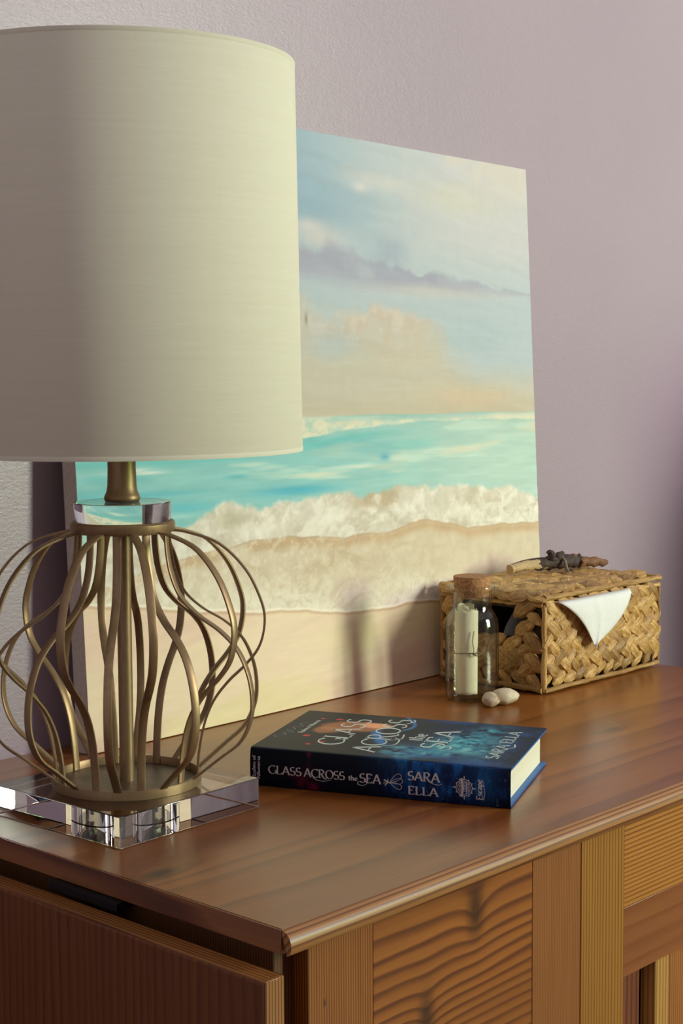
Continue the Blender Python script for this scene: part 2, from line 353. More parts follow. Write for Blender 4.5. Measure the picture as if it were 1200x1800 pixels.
    for (cu_, cv_, ru, rv, s_, col) in [(.60, .424, .012, .006, .9, C3(90, 165, 190)), (.40, .375, .08, .008, .9, C3(64, 172, 198)), (.12, .385, .10, .006, .6, C3(70, 176, 196)), (.28, .405, .02, .003, .7, C3(84, 178, 190)), (.09, .425, .03, .003, .9, C3(228, 232, 220)), (.12, .42, .03, .002, .9, C3(240, 236, 222)), (.54, .41, .04, .003, .8, C3(226, 232, 216)), (.45, .40, .05, .004, .7, C3(222, 220, 190)), (.07, .35, .08, .012, .8, C3(70, 180, 198)), (.18, .36, .06, .01, .7, C3(76, 184, 200)), (.66, .448, .06, .008, .5, C3(110, 196, 196))]:
        c_sea = mx(c_sea, col, s_*np.exp(-(((U-cu_)/ru)**2+((V-cv_)/rv)**2)))
    c_sea = mx(c_sea, C3(226, 224, 198), sst(foam_hi-.001, foam_hi+.002, V)*(.55+.45*sst(.35, .6, fbm(X*50, V*90, 131)))*(1-.8*sst(.489, .497, V)*sst(.46, .5, U)))
    c_sea = mx(c_sea, C3(140, 190, 182), sst(.497, .502, V)*sst(.48, .52, U)*.6)
    img = mx(img, c_sea+((strk2-.5)*16)[..., None], sea)
    # breaking wave
    wt = np.interp(U, [0, .1, .2, .26, .33, .40, .46, .5, .54, .6, .68, .76, .8, .86, .92, .96, 1], [.33, .335, .35, .372, .36, .372, .38, .379, .372, .376, .374, .377, .376, .36, .362, .345, .338])
    wb = np.interp(U, [0, .15, .3, .4, .46, .5, .56, .6, .66, .7, .76, .8, .86, .92, 1], [.24, .275, .295, .297, .291, .283, .290, .284, .300, .302, .287, .277, .276, .276, .272])
    edge = wt-.012+.011*(fbm(X*20, X*0+1, 141)-.5)*2+.008*(fbm(X*60, V*60, 151)-.5)*2
    edge_b = wb+.004*(fbm(X*26, X*0+4, 161)-.5)*2
    fsw = fbm(X*34+n_mid*5, V*40+n_mid*6, 171, 5, .65)
    foam = mx(np.ones(U.shape+(3,))*C3(214, 208, 192), C3(230, 227, 213), sst(.40, .62, fsw))
    foam = mx(foam, C3(190, 176, 152), sst(.50, .72, fbm(X*26+n_mid*3, V*52, 181, 5, .6))*.5)
    foam = mx(foam, C3(188, 168, 138), (np.exp(-(((U-.575)/.055)**4+((V-.352)/.020)**4)))*sst(.3, .6, fbm(X*26, V*40, 191)+.1)*.9)
    foam = mx(foam, C3(184, 176, 150), np.exp(-(((U-.27)/.03)**2+((V-.335)/.015)**2))*sst(.4, .6, n_mid+.05)*.8)
    img = mx(img, foam+((fine-.5)*26)[..., None], sst(edge+.006, edge-.005, V))
    # wash between wave and lip
    wash = mx(np.ones(U.shape+(3,))*C3(212, 199, 174), C3(196, 176, 146), sst(.42, .7, fbm(X*5, V*26+n_mid*3, 201, 5, .6))*sst(1.05, .3, U))
    wash = mx(wash, C3(198, 168, 132), np.exp(-((V-edge_b+.010)/.010)**2)*sst(.38, .6, fbm(X*9, X*0, 211)+.1)*.9)
    wash = mx(wash, C3(180, 150, 116), np.exp(-((V-edge_b+.001)/.0022)**2)*.6)
    lipv = np.interp(U, [0, .1, .2, .3, .4, .5, .6, .65, .75, .9, 1], [.228, .212, .19, .178, .168, .150, .146, .150, .140, .122, .11])+.004*(fbm(X*24, X*0+2, 221)-.5)*2
    lace = sst(lipv+.085, lipv+.01, V+.05*(n_lo-.5))
    wash = mx(wash, C3(232, 226, 206), np.clip(lace*1.0, 0, 1)*(.45+.55*sst(.40, .58, fbm(X*70+n_mid*8, V*80+n_mid*9, 231, 4, .65))))
    wash = mx(wash, C3(228, 220, 196), sst(.56, .66, fbm(X*90, V*120, 241))*.5*sst(.8, .3, U))
    img = mx(img, wash+((fine-.5)*16)[..., None], sst(edge_b+.0015, edge_b-.0015, V))
    # sand
    sand = mx(np.ones(U.shape+(3,))*C3(238, 218, 188), C3(232, 204, 180), sst(.4, .65, fbm(X*3+V*2, V*14-X*2, 251)))
    sand = mx(sand, C3(234, 220, 176), sst(.45, .65, fbm(X*3+5, V*9, 261)))
    sand += ((fbm(X*10+V*6, V*90-X*14, 271)-.5)*12)[..., None]
    img = mx(img, sand, sst(lipv+.001, lipv-.001, V))
    img = mx(img, C3(246, 240, 220), np.exp(-((V-lipv-.001)/.0018)**2)*.95)
    img = mx(img, C3(196, 150, 120), np.exp(-((V-lipv+.0035)/.002)**2)*.45)
    img = mx(img, C3(120, 120, 96), np.exp(-(((U-.437)/.0025)**2+((V-.672)/.010)**2))*.7)
    img = np.concatenate([lin(img*(np.array([1.0, .985, .985])*(1-.075*sst(.40, .56, V))[..., None])*(1+np.array([.0, -.015, .055])*sst(.48, .55, V)[..., None])), np.ones(U.shape+(1,))], -1)
    relief = (.0007*(fine-.5)*sst(.40, .30, V)*sst(lipv-.01, lipv+.01, V)+.00025*(strk2-.5)+.0006*np.exp(-((V-lipv)/.002)**2))
    P_ = np.array(bk)*(-d); Hh = h*(1+.021*(1-U))
    pts = P_+U[..., None]*w*np.array(e)+(V*Hh)[..., None]*np.array(up)-relief[..., None]*np.array(bk)
    idx = np.arange(nx*ny).reshape(ny, nx); q = np.stack([idx[:-1, :-1], idx[:-1, 1:], idx[1:, 1:], idx[1:, :-1]], -1).reshape(-1, 4)
    me = bpy.data.meshes.new('painted_front'); me.vertices.add(nx*ny); me.vertices.foreach_set('co', pts.reshape(-1))
    me.loops.add(q.size); me.loops.foreach_set('vertex_index', q.reshape(-1)); me.polygons.add(len(q)); me.polygons.foreach_set('loop_start', np.arange(len(q))*4); me.update(); me.validate()
    at = me.color_attributes.new('paint', 'FLOAT_COLOR', 'POINT'); at.data.foreach_set('color', img.reshape(-1))
    m, t, p = nt('acrylic_picture'); c = N(t, 'ShaderNodeVertexColor', layer_name='paint'); t.links.new(c.outputs[0], p.inputs['Base Color'])
    p.inputs['Roughness'].default_value = .55; p.inputs['Specular IOR Level'].default_value = .35
    wv = noise_tex(t, coords(t, (1, 1, 1)), 900, 2); bump(t, wv, .15, .0004, p)
    me.materials.append(m); o = link('painted_front', me, root, smooth=60)
    # wrapped sides and back
    m2 = plain('raw_canvas_side', srgb(196, 182, 172), .8, nscale=300, bmp=.3)
    f0 = P_*1.0; cor = []
    for (uu, vv) in [(0, 0), (1, 0), (1, 1), (0, 1)]:
        base = Vector(P_)+e*(w*uu)+up*(hh(uu)*vv); cor.append((base, base+bk*(d-.0005)))
    vs = [c_[0] for c_ in cor]+[c_[1] for c_ in cor]
    MB().add(vs, [(0, 1, 5, 4), (1, 2, 6, 5), (2, 3, 7, 6), (3, 0, 4, 7), (4, 5, 6, 7)]).build('canvas_side', m2, root)
painting()

# ------------------------------------------------------------------ table lamp
def brass():
    m, t, p = nt('antique_brass'); f = noise_tex(t, coords(t, (1, 1, .3)), 400, 3)
    t.links.new(ramp(t, f, [(.3, srgb(152, 126, 94)), (.7, srgb(164, 138, 104))]), p.inputs['Base Color'])
    p.inputs['Metallic'].default_value = .7; p.inputs['Roughness'].default_value = .46; bump(t, f, .08, .0003, p)
    return m
M_brass = brass()
def glass(name, col=(1, 1, 1, 1), ior=1.49, rough=0.0):
    m, t, p = nt(name); p.inputs['Base Color'].default_value = col; p.inputs['Transmission Weight'].default_value = 1; p.inputs['IOR'].default_value = ior; p.inputs['Roughness'].default_value = rough
    f = noise_tex(t, coords(t), 30, 2); bump(t, f, .02, .0005, p)
    return m
M_acr = glass('clear_acrylic', (.97, .98, .98, 1))
LC = (.108, .285)
FWD = math.atan2(-.75, -.66)          # azimuth that points from the lamp to the room's viewer side
lamp = thing('table_lamp', 'gold cage table lamp with cream drum shade standing on clear acrylic block', 'lamp', (LC[0], LC[1], 0))
bw_ = .0725
blk = MB().box(-bw_, bw_, -bw_, bw_, 0.0002, .0238).build('base_block', M_acr, lamp, bevel=.0007, seg=2); blk.rotation_euler = (0, 0, R(2.2)); blk.location = (.0015, .0015, 0)
ZP = .0240
M_plate = plain('brushed_base_plate', srgb(120, 106, 90), .45, .6, 500)
MB().solid([(.0555, ZP), (.0555, ZP+.0012)], 64).build('base_plate', M_plate, lamp, smooth=40)
MB().lathe([(.0552, ZP), (.0578, ZP), (.0580, ZP+.0035), (.0577, ZP+.0072), (.0556, ZP+.0075), (.0552, ZP+.007)], 96).build('base_ring', M_brass, lamp, smooth=40)
rc = MB().solid([(.0215, .0008), (.0215, .0165)], 64).mesh('recess', M_acr); rc.flip_normals(); link('recess', rc, lamp, smooth=40)
MB().solid([(.0165, .0128), (.0165, .0158)], 40).build('washer', plain('dark_washer', srgb(120, 114, 106), .5, .4), lamp, smooth=40)
MB().solid([(.0070, .0085), (.0070, .0127)], 6).build('nut', plain('nut_steel', srgb(150, 146, 138), .35, .9), lamp)
MB().solid([(.003, .004), (.003, .0236)], 16).build('threaded_rod', plain('rod_steel', srgb(150, 146, 138), .35, .9), lamp, smooth=40)
MB().solid([(.0056, ZP+.001), (.0056, .224)], 32).build('pole', M_brass, lamp, smooth=40)
def catmull(pts, m=10):
    out = []; P_ = [pts[0]]+list(pts)+[pts[-1]]
    for i in range(1, len(P_)-2):
        a, b, c, d = [np.array(P_[i+k], float) for k in (-1, 0, 1, 2)]
        for k in range(m):
            t_ = k/m; out.append(.5*((2*b)+(c-a)*t_+(2*a-5*b+4*c-d)*t_**2+(3*b-a-3*c+d)*t_**3))
    out.append(np.array(P_[-2], float)); return out
PA = [(.0375, .2215), (.050, .2195), (.074, .2105), (.094, .1905), (.1055, .167), (.1085, .150), (.1045, .131), (.094, .1165), (.080, .103), (.0685, .088), (.0610, .070), (.0565, .048), (.0545, .0255)]
PB = [(.0362, .2215), (.0372, .205), (.0405, .188), (.048, .1715), (.062, .158), (.080, .1465), (.094, .1325), (.1025, .114), (.1055, .095), (.1035, .078), (.095, .0615), (.079, .0485), (.0665, .0385), (.0560, .0300)]
def rib_mesh(prof, hw=.0031, th=.0009):
    c = catmull(prof, 6); vs = []; n = len(c)
    for i, q in enumerate(c):
        d = c[min(i+1, n-1)]-c[max(i-1, 0)]; d = d/np.linalg.norm(d); nr = np.array([d[1], -d[0]])
        for (s1, s2) in ((-1, -.7), (-.85, -1), (.85, -1), (1, -.7), (1, .7), (.85, 1), (-.85, 1), (-1, .7)):
            r = q+nr*th*s2; vs.append((r[0], hw*s1, r[1]))
    fs = [(i*8+k, i*8+(k+1) % 8, (i+1)*8+(k+1) % 8, (i+1)*8+k) for i in range(n-1) for k in range(8)]
    fs += [tuple(range(8)), tuple((n-1)*8+k for k in range(8))]
    return MB().add(vs, fs).mesh('rib', M_brass)
ra, rb = rib_mesh(PA), rib_mesh(PB)
for k in range(10):
    for me, ph in ((ra, 13), (rb, 31)):
        jit = random.uniform(-1.2, 1.2)
        o = link('rib', me, lamp, smooth=40); o.rotation_euler = (0, 0, FWD+R(ph+36*k+jit))
MB().lathe([(.028, .2205), (.0390, .2205), (.0402, .2225), (.0402, .2275), (.0390, .2288), (.028, .2288)], 96).build('top_ring', M_brass, lamp, smooth=40)
MB().solid([(.0278, .2222), (.0278, .2240)], 48).build('ring_plate', M_brass, lamp, smooth=40)
MB().solid([(.0368, .2289), (.0372, .2294), (.0372, .2431), (.0367, .2436)], 96).build('acrylic_disc', M_acr, lamp, smooth=40)
MB().solid([(.0128, .2437), (.0137, .2450), (.0139, .2470), (.0131, .2490), (.0119, .2515), (.0112, .2560), (.0108, .2700), (.0110, .2900)], 48).build('neck', M_brass, lamp, smooth=60)
# shade
def shade_mat():
    m, t, p = nt('cream_linen_shade')
    a = noise_tex(t, coords(t, (8, 8, 260)), 1.2, 4, .65); b = noise_tex(t, coords(t, (60, 60, 1400)), 1, 2); c = noise_tex(t, coords(t, (900, 900, 40)), 1, 2)
    f = math_(t, 'ADD', math_(t, 'MULTIPLY', a, .5), math_(t, 'ADD', math_(t, 'MULTIPLY', b, .35), math_(t, 'MULTIPLY', c, .15)))
    colr = ramp(t, f, [(.3, srgb(234, 229, 208)), (.7, srgb(241, 237, 217))])
    t.links.new(colr, p.inputs['Base Color']); p.inputs['Roughness'].default_value = .8; p.inputs['Specular IOR Level'].default_value = .2
    bump(t, f, .10, .0003, p)
    tr = t.nodes.new('ShaderNodeBsdfTranslucent'); t.links.new(colr, tr.inputs[0]); mx_ = t.nodes.new('ShaderNodeMixShader'); mx_.inputs[0].default_value = .12
    t.links.new(p.outputs[0], mx_.inputs[1]); t.links.new(tr.outputs[0], mx_.inputs[2]); t.links.new(mx_.outputs[0], t.nodes['Material Output'].inputs[0])
    return m
M_shade = shade_mat()
SB, ST, RB, RT = .2825, .573, .1385, .1345
shade = MB().lathe([(RB, SB), (RB+.0006, SB+.001), (RT+.0006, ST-.001), (RT, ST), (RT-.0012, ST), (RB-.0012, SB)], 160).build('lamp_shade', M_shade, lamp, smooth=50)
for z, r in ((SB+.0012, RB), (ST-.0012, RT)): MB().lathe([(r-.0012, z-.0016), (r+.0007, z-.0016), (r+.0009, z), (r+.0007, z+.0016), (r-.0012, z+.0016)], 160).build('shade_rim', M_shade, shade, smooth=60)
sp = MB(); sp.lathe([(.010, .300), (.016, .300), (.016, .302), (.010, .302)], 24)
for k in range(3):
    a = 2*pi*k/3+.4; sp.tube([(.015*cos(a), .015*sin(a), .301), (.06*cos(a), .06*sin(a), .301), ((RB-.001)*cos(a), (RB-.001)*sin(a), .287)], .0012, 6)
sp.build('spider', M_brass, lamp, smooth=40)
MB().solid([(.015, .2895), (.016, .292), (.016, .33), (.013, .334)], 32).build('socket', M_brass, lamp, smooth=40)
MB().solid([(.012, .3341), (.013, .345), (.022, .37), (.029, .395), (.027, .415), (.016, .428), (.004, .431)], 32).build('bulb', plain('frosted_bulb', srgb(235, 232, 225), .5), lamp, smooth=60)

# ------------------------------------------------------------------ lettering: broad-nib strokes with serifs
def arc(cx, cy, rx, ry, a0, a1, n=14): return [(cx+rx*cos(R(a0+(a1-a0)*i/n)), cy+ry*sin(R(a0+(a1-a0)*i/n))) for i in range(n+1)]
S_cap = arc(.30, .76, .20, .21, 40, 180, 9)+arc(.28, .62, .18, .12, 190, 260, 4)+arc(.33, .37, .20, .13, 80, 0, 4)+arc(.29, .24, .24, .22, 0, -150, 9)
s_low = [(x*.8, y*.62) for x, y in S_cap]
GL = {
 'G': (.80, [arc(.45, .5, .40, .48, 50, 330, 22), [(.78, .05), (.78, .42)]], [(.66, .90, .42)]),
 'L': (.62, [[(.14, 0), (.14, 1)], [(.14, .03), (.50, .02), (.58, .20)]], [(.02, .26, 1), (.02, .2, 0)]),
 'A': (.80, [[(.06, 0), (.40, 1.0)], [(.40, 1.0), (.74, 0)], [(.18, .34), (.62, .34)]], [(-.02, .16, 0), (.62, .86, 0)]),
 'S': (.60, [S_cap], []),
 'C': (.74, [arc(.45, .5, .40, .48, 48, 315, 22)], []),
 'R': (.76, [[(.14, 0), (.14, 1)], [(.14, .98), (.34, .98)]+arc(.34, .74, .24, .24, 90, -90, 10)+[(.14, .50)], [(.32, .50), (.55, .1), (.74, -.08), (.92, -.02)]], [(.02, .26, 1), (.02, .28, 0)]),
 'O': (.86, [arc(.43, .5, .38, .48, 0, 360, 28)], []),
 'E': (.64, [[(.14, 0), (.14, 1)], [(.14, .98), (.52, .98), (.55, .84)], [(.14, .52), (.44, .52)], [(.14, .03), (.54, .03), (.58, .18)]], [(.02, .2, 1), (.02, .2, 0)]),
 't': (.36, [[(.15, .85), (.15, .15), (.22, .02), (.34, .06)], [(.02, .62), (.32, .62)]], []),
 'h': (.56, [[(.12, 0), (.12, 1)], [(.12, .45), (.22, .6), (.36, .62), (.42, .48), (.42, 0)]], [(.02, .22, 0), (.32, .52, 0)]),
 'e': (.50, [[(.08, .34), (.42, .34), (.40, .52), (.26, .62), (.1, .5), (.06, .3), (.14, .06), (.28, 0), (.42, .1)]], []),
 'a': (.52, [[(.08, .52), (.2, .62), (.36, .58), (.38, .45), (.38, .06), (.48, 0)], arc(.22, .18, .15, .17, 60, 400, 12)], []),
 'l': (.26, [[(.12, 0), (.12, 1)]], [(.02, .22, 0), (.03, .12, 1)]),
 'm': (.84, [[(.12, 0), (.12, .6)], [(.12, .45), (.22, .6), (.34, .6), (.40, .46), (.40, 0)], [(.40, .45), (.5, .6), (.62, .6), (.68, .46), (.68, 0)]], [(.03, .2, 0), (.32, .48, 0), (.6, .78, 0)]),
 's': (.46, [s_low], []),
 'o': (.54, [arc(.25, .31, .19, .30, 0, 360, 18)], []),
 'f': (.34, [[(.14, 0), (.14, .8), (.22, .97), (.36, .92)], [(.02, .62), (.30, .62)]], [(.04, .26, 0)]),
 'u': (.58, [[(.10, .6), (.10, .15), (.18, .02), (.30, .02), (.42, .16)], [(.42, .6), (.42, 0)]], []),
 'r': (.42, [[(.12, 0), (.12, .6)], [(.12, .4), (.22, .58), (.36, .6)]], [(.03, .22, 0)]),
 'i': (.26, [[(.12, 0), (.12, .6)], [(.11, .80), (.13, .84)]], [(.03, .22, 0)]),
 'c': (.46, [arc(.25, .31, .18, .30, 50, 310, 12)], []),
 'p': (.56, [[(.12, -.35), (.12, .6)], arc(.28, .31, .17, .29, 130, -130, 12)], [(.03, .22, -.35)]),
 ' ': (.38, [], []),
}
def stroke(mb, pts, h, place, thick, thin, mono=False):
    pts = [np.array(q, float) for q in pts]; L = []; Rr = []
    for i, q in enumerate(pts):
        d = pts[min(i+1, len(pts)-1)]-pts[max(i-1, 0)]; nl = np.linalg.norm(d); d = d/(nl if nl else 1)
        w = thick if mono else thin+(thick-thin)*abs(d[1]*.94-d[0]*.34)**1.4
        nn = np.array([-d[1], d[0]]); L.append(place(*(q+nn*w/2))); Rr.append(place(*(q-nn*w/2)))
    n = len(pts); mb.add(L+Rr, [(i, i+1, n+i+1, n+i) for i in range(n-1)])
def text_mb(mb, s, x0, y0, x1, cap, pl, thick=.16, thin=.05, caps=None):
    """glyphs of cap height `cap` fitted between x0 and x1 on baseline y0; pl maps flat x, y to 3-D"""
    tot = sum(GL[c][0]*(caps[i] if caps else 1) for i, c in enumerate(s)); k = (x1-x0)/tot; x = x0
    for i, c in enumerate(s):
        sc = caps[i] if caps else 1
        adv, st, se = GL[c]
        f = lambda a, b: pl(x+a*k*sc, y0+b*cap*sc)
        for q in st: stroke(mb, q, cap, f, thick, thin)
        for (a, b, yy) in se: stroke(mb, [(a, yy+(.02 if yy <= .5 else -.02)), (b, yy+(.02 if yy <= .5 else -.02))], cap, f, .04, .04, True)
        x += adv*k*sc

# ------------------------------------------------------------------ book
def book():
    L, Wd, T = .222, .1478, .0321
    root = thing('hardcover_book', 'dark blue hardcover fantasy book lying flat with its lettered spine facing out', 'book', (.2285, .2711, 0), R(-68))
    sh = -.045
    def SH(x, y, z): return (x+sh*y, y, z)
    bul = lambda z: -.0016*(1-((z-T/2)/(T/2))**2)
    # blue boards
    M_blue = plain('blue_book_cloth', srgb(38, 104, 176), .45, nscale=200, amt=.06)
    M_page = None
    m, t, p = nt('page_block_paper'); f = noise_tex(t, coords(t, (4, 4, 2600)), 1, 2); t.links.new(ramp(t, f, [(.35, srgb(222, 216, 192)), (.6, srgb(240, 236, 216))]), p.inputs['Base Color']); p.inputs['Roughness'].default_value = .8; bump(t, f, .3, .0003, p)
    def slab(x0, x1, y0, y1, z0, z1): 
        b = MB().box(x0, x1, y0, y1, z0, z1); b.v = [SH(*q) for q in b.v]; return b
    bt = .0026
    slab(.0006, L-.0006, .0014, Wd, .0004, bt).build('back_board', M_blue, root, bevel=.0005)
    slab(.0006, L-.0006, .0020, Wd, T-bt-.0004, T-.0008).build('front_board', M_blue, root, bevel=.0005)
    slab(.0006, L-.0006, .0012, .0026, bt, T-bt).build('spine_board', M_blue, root)
    slab(.0050, L-.0050, .003, Wd-.005, bt+.0001, T-bt-.0005).build('page_block', m, root)
    # jacket: back flap bottom, spine, front
    nx, n1, n2 = 360, 44, 200
    path = []
    for i in range(n1): z = .0002+(T-.0004)*i/(n1-1); path.append((bul(z), z, z))          # spine
    r = .0016
    for i in range(1, n2+1):
        y = (Wd+.0004)*i/n2; path.append((y, T+.0001, T+y))
    path = [(p_[0], p_[1], p_[2]) for p_ in path]
    # soften the spine/front corner
    PY = np.array([q[0] for q in path]); PZ = np.array([q[1] for q in path]); PS = np.array([q[2] for q in path])
    for _ in range(14): PY[1:-1] = (PY[:-2]+2*PY[1:-1]+PY[2:])/4; PZ[1:-1] = (PZ[:-2]+2*PZ[1:-1]+PZ[2:])/4
    xs = np.linspace(0, L, nx); Xg, _ = np.meshgrid(xs, PS); Sg = np.repeat(PS[:, None], nx, 1); Yg = np.repeat(PY[:, None], nx, 1); Zg = np.repeat(PZ[:, None], nx, 1)
    mm = 1000; A = Xg*mm; Bc = (Sg-T)*mm     # A along the spine, Bc>0 over the cover, <0 down the spine
    n1_ = fbm(A/30, Bc/30, 301); n2_ = fbm(A/10, Bc/10, 311); n3_ = fbm(A/4, Bc/4, 321)
    img = np.ones(A.shape+(3,))*C3(13, 17, 30)
    def mx(base, col, f): f = np.clip(f, 0, 1)[..., None]; return base*(1-f)+col*f
    bl = lambda a, b, ra, rb: np.exp(-(((A-a)/ra)**2+((Bc-b)/rb)**2))
    spine = Bc < 0
    img = mx(img, C3(18, 46, 96), sst(80, 150, A+30*(n1_-.5))*np.where(spine, .8, .45))
    img = mx(img, C3(26, 86, 156), np.where(spine, sst(.45, .68, fbm(A/6, Bc/20, 331))*sst(95, 150, A), sst(.5, .72, n1_)*sst(90, 140, A)*.5))
    img = mx(img, C3(22, 80, 130), np.where(spine, 1, 0)*np.exp(-((A-203)/9)**2)*.6)
    img = mx(img, C3(9, 13, 26), np.where(spine, 1, 0)*sst(-20, -32, Bc)*.5+np.exp(-((A-222)/9)**2)*.5)
    img = mx(img, C3(32, 36, 44), (1-spine)*sst(60, 10, A)*.5)
    # teal surf on the cover
    for (a, b, ra_, rb_, s_) in [(165, 78, 16, 22, 1.0), (152, 60, 12, 18, .9), (120, 28, 12, 16, .75), (150, 30, 20, 12, .6), (180, 118, 12, 20, .7), (172, 50, 16, 16, .6), (128, 15, 10, 14, .5), (190, 60, 14, 40, .35)]:
        img = mx(img, C3(50, 140, 160), s_*bl(a, b, ra_*1.2, rb_*1.2)*sst(.30, .58, n2_+.1*n3_)*1.2)
        img = mx(img, C3(190, 226, 206), .95*s_*bl(a, b, ra_*.9, rb_*.8)*sst(.46, .66, .6*n2_+.4*n3_))
    img = mx(img, C3(40, 116, 186), sst(7, 1, np.abs(A-(78+.42*(100-np.clip(Bc, 20, 150))))*.8)*sst(30, 55, Bc)*sst(118, 90, Bc)*.9)
    img = mx(img, C3(60, 130, 190), sst(3.0, .5, np.abs(A-(100+10*np.sin((Bc-90)/16))))*sst(88, 100, Bc)*.8)
    # warm hull shape and red sparks
    img = mx(img, C3(150, 96, 66), sst(.32, .62, bl(60, 100, 30, 24)+.5*bl(38, 76, 14, 18)+.25*(n2_-.5)))
    img = mx(img, C3(226, 160, 116), sst(.4, .8, bl(78, 108, 20, 14))*.95)
    img = mx(img, C3(176, 128, 84), sst(.4, .9, bl(42, 86, 14, 9))*.6)
    for (a, b, r_) in [(39, 121, 4.5), (23, 120, 3), (31, 54, 4.5), (50, 36, 4), (42, 26, 3.5), (66, 120, 3)]: img = mx(img, C3(206, 44, 56), sst(.3, .9, bl(a, b, r_, r_)*(.6+.8*n3_))*.95)
    sp_ = Bc+T*mm
    for (a, z, ra_, rz_, s_) in [(52, 30, 1.6, 2.6, .9), (45, 8, 5, 7, .55), (56, 3, 5, 5, .6), (38, 12, 6, 3, .35), (52, 18, 2, 9, .35)]: img = mx(img, C3(150, 26, 58), np.where(spine, 1, 0)*s_*np.exp(-(((A-a)/ra_)**2+((sp_-z)/rz_)**2))*(.4+1.2*n3_))
    img = mx(img, C3(120, 160, 190), sst(.72, .8, fbm(A/2.2, Bc/2.2, 341))*sst(100, 150, A)*.4)
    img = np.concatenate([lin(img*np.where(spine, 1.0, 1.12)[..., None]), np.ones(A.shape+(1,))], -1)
    pts = np.stack([Xg+sh*Yg, Yg, Zg], -1); ns = len(PS)
    idx = np.arange(nx*ns).reshape(ns, nx); q = np.stack([idx[:-1, :-1], idx[:-1, 1:], idx[1:, 1:], idx[1:, :-1]], -1).reshape(-1, 4)
    me = bpy.data.meshes.new('dust_jacket'); me.vertices.add(nx*ns); me.vertices.foreach_set('co', pts.reshape(-1)); me.loops.add(q.size); me.loops.foreach_set('vertex_index', q.reshape(-1)); me.polygons.add(len(q)); me.polygons.foreach_set('loop_start', np.arange(len(q))*4); me.update(); me.validate()
    at = me.color_attributes.new('print', 'FLOAT_COLOR', 'POINT'); at.data.foreach_set('color', img.reshape(-1))
    m2, t, p = nt('printed_jacket'); c = N(t, 'ShaderNodeVertexColor', layer_name='print'); t.links.new(c.outputs[0], p.inputs['Base Color']); p.inputs['Roughness'].default_value = .42; p.inputs['Specular IOR Level'].default_value = .10
    bump(t, noise_tex(t, coords(t), 40, 2), .08, .001, p)
    me.materials.append(m2); jk = link('dust_jacket', me, root, smooth=50)
    s_ = jk.modifiers.new('thick', 'SOLIDIFY'); s_.thickness = .00035; s_.offset = 1 if False else -1
    # lettering
    M_let = plain('pale_silver_print', srgb(206, 202, 204), .4, .1, amt=.05)
    M_foil = plain('pale_teal_print', srgb(206, 222, 218), .4, .1, amt=.05)
    ps = lambda x, z: SH(x*.001, bul(z*.001)-.00022, z*.001)
    def sp_text(name, s, x0, z0, x1, cap, th=.17, tn=.06, caps=None):
        b = MB(); text_mb(b, s, x0, z0, x1, cap, ps, th, tn, caps); return b.build(name, M_let, jk)
    sp_text('spine_title', 'GLASS', 16.5, 11.6, 46, 7.0); sp_text('spine_title', 'ACROSS', 48, 11.6, 84, 7.0)
    sp_text('spine_title', 'the', 87, 11.9, 95, 4.2, .2, .1); sp_text('spine_title', 'SEA', 96.5, 11.0, 115, 7.6)
    sp_text('author_name', 'SARA', 137.5, 16.6, 164.5, 7.2); sp_text('author_name', 'ELLA', 137.5, 4.8, 163, 7.0)
    # swashes
    b = MB(); 
    for pts_ in ([(56, 11.6), (60, 9.5), (66, 9.2), (72, 10.8)], [(96, 12), (95, 9.5), (99, 8.6), (103, 10.5), (101.5, 12.6)], [(155, 17), (159, 15.2), (163.5, 14.6), (166, 15.6)]):
        b = MB(); stroke(b, [tuple(v_) for v_ in catmull(pts_, 5)], 1, ps, .8, .3); b.build('swash', M_let, jk)
    # winged sea-creature mark
    b = MB()
    for (dx, dz) in ((132, 20.0), (133.5, 15.5), (132.5, 9.2)):
        cx_, cz_ = 122.5, 13.2; d_ = np.array([dx-cx_, dz-cz_]); nl = np.array([-d_[1], d_[0]])*.17
        for sgn in (1, -1):
            stroke(b, [tuple(v_) for v_ in catmull([(cx_, cz_), tuple(np.array([cx_, cz_])+d_*.45+nl*sgn), tuple(np.array([cx_, cz_])+d_*.85+nl*sgn*1.1), (dx, dz)], 6)], 1, ps, .55, .35)
    stroke(b, [(117.4, 15), (120.5, 13.6), (123.5, 12.6)], 1, ps, 1.5, .8); stroke(b, [(118.2, 10.2), (120.5, 12.8), (121, 15.6)], 1, ps, 1.2, .6); stroke(b, [(116.9, 12.2), (122, 13.2)], 1, ps, .5, .5)
    b.build('spine_emblem', M_let, jk)
    # ship's wheel badge
    b = MB(); cx_, cz_ = 184.5, 14.2
    for r_, w_ in ((6.6, .55), (5.2, .35)): stroke(b, arc(cx_, cz_, r_*1.0, r_, 0, 360, 36), 1, ps, w_, w_, True)
    for k in range(12):
        a_ = R(30*k); l_ = 9.4 if k % 3 == 0 else 7.9; stroke(b, [(cx_+6.6*cos(a_), cz_+6.6*sin(a_)), (cx_+l_*cos(a_), cz_+l_*sin(a_))], 1, ps, .8, .8, True)
    for k in range(-3, 4): stroke(b, [(cx_-4.4, cz_+k*1.15+.6), (cx_, cz_+k*1.2+1.0), (cx_+4.4, cz_+k*1.15+.6)], 1, ps, .45, .45, True)
    stroke(b, [(cx_-2.2, cz_-7.5), (cx_-1.1, cz_), (cx_-2.2, cz_+7.5)], 1, ps, 1.9, 1.9, True); stroke(b, [(cx_+1.9, cz_-5), (cx_+1.9, cz_+5)], 1, ps, .6, .6, True)
    b.build('publisher_badge', M_let, jk)
    b = MB(); pv = lambda u_, v_: ps(199.8-v_, 5.4+u_)
